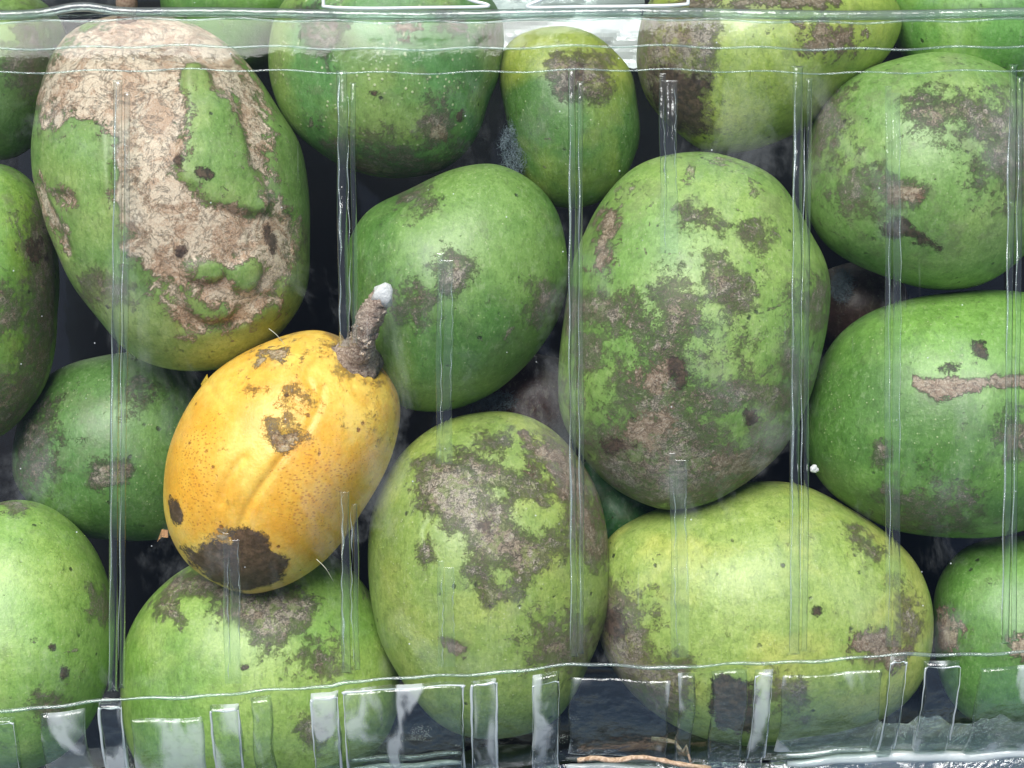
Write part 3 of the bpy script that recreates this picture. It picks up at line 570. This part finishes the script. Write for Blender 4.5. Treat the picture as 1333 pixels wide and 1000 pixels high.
for x0, y0, y1, lean, strong in ((150, 104, 900, -8, 1), (300, 694, 890, 2, 0), (446, 92, 452, 3, 1), (450, 640, 876, 2, 1), (577, 330, 604, -2, 0), (579, 730, 868, 1, 0), (746, 90, 855, 2, 1), (868, 96, 330, 2, 0), (882, 590, 856, 3, 0), (1036, 86, 852, -6, 1), (1161, 112, 842, 0, 0), (1314, 84, 838, -10, 1)):
    q_ = random.uniform(.8, 1.25); ln = y1 - y0
    if strong:
        rib(x0, 11 * q_, .0008, y0, y1, lean); rib(x0 + 12 * q_, 7, .0005, y0 + 16, y1 - 4, lean); glint_line(x0 - 4, y0 + 4, y1 - 8, lean, .00030); glint_line(x0 + 8, y0 + ln * .08, y1 - ln * .05, lean, .00018)
    else:
        rib(x0 - 5, 8, .0004, y0, y1, lean); rib(x0 + 6, 13 * q_, .0004, y0 + 9, y1, lean, .3); glint_line(x0 - 3, y0 + ln * .15, y1 - ln * .02, lean, .00012); glint_line(x0 + 11, y0 + ln * .05, y1 - ln * .3, lean, .00010)
# raised flutes down the front wall
def flute(x0, x1, s0, s1, h, edge=4.0):
    xsq = sorted(set(list(np.linspace(x0, x0 + edge, 6)) + list(np.linspace(x0 + edge, x1 - edge, 10)) + list(np.linspace(x1 - edge, x1, 6))))
    ed = edge * .0002; ssq = sorted(set(list(np.linspace(s0, s0 + ed, 6)) + list(np.linspace(s0 + ed, s1 - ed, 30)) + list(np.linspace(s1 - ed, s1, 6))))
    V = []
    for x in xsq:
        for s in ssq:
            dx = min(x - x0, x1 - x) / edge; dsv = min(s - s0, s1 - s) / ed
            q_ = 1 - math.hypot(max(0, 1 - dx), max(0, 1 - dsv)); q_ = max(0, min(1, q_)); q_ = math.sqrt(1 - (1 - q_) ** 2)
            V.append(wall_pt(x + 1.5 * math.sin(s * 300 + x0), s, .00025 + h * q_))
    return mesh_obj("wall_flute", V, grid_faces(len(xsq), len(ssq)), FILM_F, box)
FILM_F = film_mat("clear_flute", .07, 2.8, patch=.42, tint=(.93, .97, .955), edge_tint=(.16, .28, .22), bump=.00016, scr=False, milky=.015, bscale=1.8)  # flute plastic carries painted white glare patches
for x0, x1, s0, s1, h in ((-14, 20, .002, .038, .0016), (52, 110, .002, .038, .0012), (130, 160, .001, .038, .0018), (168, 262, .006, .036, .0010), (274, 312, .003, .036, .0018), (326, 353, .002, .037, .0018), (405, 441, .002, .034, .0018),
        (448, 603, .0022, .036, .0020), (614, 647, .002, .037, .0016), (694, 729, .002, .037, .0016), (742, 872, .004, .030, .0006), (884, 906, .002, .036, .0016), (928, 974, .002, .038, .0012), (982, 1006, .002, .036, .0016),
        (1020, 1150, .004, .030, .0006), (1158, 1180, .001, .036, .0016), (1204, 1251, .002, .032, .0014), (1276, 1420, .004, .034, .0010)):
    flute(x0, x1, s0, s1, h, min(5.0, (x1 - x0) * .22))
EDGE_GLINT = film_mat("painted_edge_glint", .2, 3.0, tint=(.9, .94, .93), edge_tint=(.5, .58, .56), bump=.0003, milky=.5, scr=False)  # diffuse white paints the reflections along flute edges
for x0, x1, s0, s1, r_ in ((448, 603, .0025, .030, .00034), (614, 647, .0025, .034, .00030), (275, 311, .004, .035, .00026), (406, 440, .003, .033, .00032), (130, 159, .002, .037, .00030), (1158, 1179, .002, .030, .00024), (1204, 1250, .003, .026, .00018), (983, 1005, .003, .030, .00018), (694, 728, .004, .034, .00014), (-10, 19, .003, .034, .0002)):
    cr = 5; pts = [(x0, s1), (x0, (s0 + s1) / 2), (x0, s0 + .0014), (x0 + cr * .3, s0 + .0004), (x0 + cr, s0), ((x0 + x1) / 2, s0 + .0002), (x1 - cr, s0), (x1 - cr * .3, s0 + .0004), (x1, s0 + .0014), (x1 - 1, (s0 + s1) / 2), (x1, s1)]
    pts = catmull([(a_, b_ * 5000) for a_, b_ in pts], 5, False)
    tube("flute_glint", [wall_pt(a_ + .5 * math.sin(b_ * .2), b_ / 5000, .0016) for a_, b_ in pts], [r_ * (.75 + .5 * math.sin(k * .35 + x0)) for k in range(len(pts))], EDGE_GLINT, box, 6)
for x0, x1, s, r_ in ((450, 600, .024, .0007), (452, 598, .028, .0009), (455, 600, .032, .0007), (168, 262, .033, .0009), (615, 646, .031, .0007), (740, 872, .036, .0012), (1030, 1150, .030, .0008), (1040, 1420, .035, .0014)):
    tube("wall_streak", [wall_pt(x, s + .0004 * math.sin(x * .05), .0012) for x in np.linspace(x0, x1, 24)], [r_ * math.sin(math.pi * min(max((i + .5) / 24, .02), .98)) ** .3 for i in range(24)], EDGE_GLINT if x0 in (740, 1040, 452, 168) else FILM_B, box, 10)  # ridges put in as reflected streaks, some painted white
# flange round the front
fl = [(0, 0), (.001, .0008), (.003, .0012), (.0055, .0008), (.006, -.0002), (.0075, -.0006), (.010, .0006), (.0125, .0010), (.0135, -.0005), (.0135, -.003)]
V = []
for x in xs:
    p = wall_pt(x, Lw)
    V += [p + Vector((0, -a - .0006 * math.sin(x * .02), b_ + .0004 * math.sin(x * .03 + a * 500))) for a, b_ in fl]
mesh_obj("flange", V, grid_faces(len(xs), len(fl)), film_mat("clear_flange", .25, 2.5, tint=(.88, .94, .92), edge_tint=(.2, .3, .28), bump=.0003, scr=False, milky=.02, bscale=2.5), box)
# tray below: front and back walls, floor
V = []
for x in np.linspace(-150, 1480, 30):
    p = wall_pt(x, Lw); q_ = Vector(W(x, -120, .036)) - BL
    V += [p, p + Vector((0, .003, -.02)), Vector((p.x, p.y + .008, .0015)), Vector((p.x, p.y + .012, .0008)), Vector((p.x, q_.y - .012, .0008)), Vector((p.x, q_.y - .008, .0015)), q_]
mesh_obj("tray", V, grid_faces(30, 7), film_mat("clear_tray", .03, 4, 0.0, bump=.00001, scr=False), box)
# hinge highlights behind the far edge, painted as milky white beads
HINGE_GLINT = film_mat("painted_hinge_glint", .25, tint=(.9, .94, .95), edge_tint=(.6, .68, .7), bump=.0002, milky=.75, scr=False)
for pts in ([(418, -40), (421, 2), (426, 9), (480, 11), (560, 10), (628, 9), (634, 6), (612, 0), (585, -14)], [(730, -14), (704, 0), (688, 7), (694, 10), (760, 9), (840, 8), (890, 6), (896, 0), (899, -40)]):
    tube("hinge_glint", [Vector(W(x, y, .0752)) - BL for x, y in catmull(pts, 5, False)], .00042, HINGE_GLINT, box, 10)

# crumpled sheets and litter
def crumple(name, x0, x1, y0, y1, z, amp, m, seed, nx=46, ny=26):
    r = np.random.RandomState(seed); cx, cy, cz = W((x0 + x1) / 2, (y0 + y1) / 2, z); V = []
    ks = [(r.uniform(-.05, .05), r.uniform(-.06, .06), r.uniform(0, 6.28)) for _ in range(7)]
    for i in range(nx):
        for j in range(ny):
            x = x0 + (x1 - x0) * i / (nx - 1); y = y0 + (y1 - y0) * j / (ny - 1)
            h = sum(abs(math.sin(x * a_ + y * b_ + c_)) - .6 for a_, b_, c_ in ks) * amp / 2
            ex = 7 * math.sin(y * .11 + seed) + 4 * math.sin(y * .31); ey = 6 * math.sin(x * .07 + seed) + 3 * math.sin(x * .23)
            fx = min(i, nx - 1 - i) / (nx - 1) < .12; p = W(x + (ex if i in (0, nx - 1) else 0), y + (ey if j in (0, ny - 1) else 0), z + h)
            V.append((p[0] - cx, p[1] - cy, p[2] - cz))
    return mesh_obj(name, V, grid_faces(nx, ny), m, loc=(cx, cy, cz), smooth=False)
o = crumple("crumpled_sheet", 640, 838, -30, 92, .006, .003, film_mat("milky_sheet", .25, tint=(.7, .75, .85), edge_tint=(.3, .3, .5), milky=.55, scr=False, bump=.0006), 3)  # whitish crumpled sheet filling the pale area behind the fruit
tag(o, "crumpled whitish sheet showing behind the smallest green fruit", "plastic film")
o = crumple("crumpled_sheet", 1010, 1420, 938, 1040, .046, .0022, film_mat("clear_crumple", .22, tint=(.75, .82, .84), edge_tint=(.2, .3, .3), milky=.10, scr=False, bump=.0012, bscale=2), 8, 70, 26)
tag(o, "crumpled clear plastic wrap glinting along the box's front flange at the right", "plastic film")
tw = simple_mat("dry_twig", (.32, .20, .12), (.66, .50, .36), 20, .85, .0004)
tr_ = empty("dry_twig", W(840, 990, .068)); tag(tr_, "dry pale brown twig with a thin zigzag shoot on the front flange", "twig")
TL = Vector(tr_.location)
tube("stick", [Vector(W(*p)) - TL for p in catmull([(752,990,.066),(775,987,.067),(800,990,.067),(830,986,.068),(858,989,.068),(885,995,.068),(925,1000,.066)], 4, False)], [.0005 + .00025 * random.random() for _ in range(25)], tw, tr_, 8, .15)
tube("shoot", [Vector(W(*p)) - TL for p in [(848,962,.068),(862,963,.068),(878,966,.068),(884,974,.0685),(889,979,.0685),(893,971,.068),(896,982,.068),(899,992,.0675)]], [.0006,.0006,.0005,.0005,.0004,.0004,.0003,.0003], tw, tr_, 6, .15)
# ---------------------------------------------------------------- surface under the box
ground = mesh_obj("table_surface", [(-4, -4, -.050), (4, -4, -.050), (4, 4, -.050), (-4, 4, -.050)], [(0, 1, 2, 3)], simple_mat("dark_table", (.0008, .0012, .003), (.002, .003, .006), 3, .8, .00005), smooth=False)
tag(ground, kind="structure")
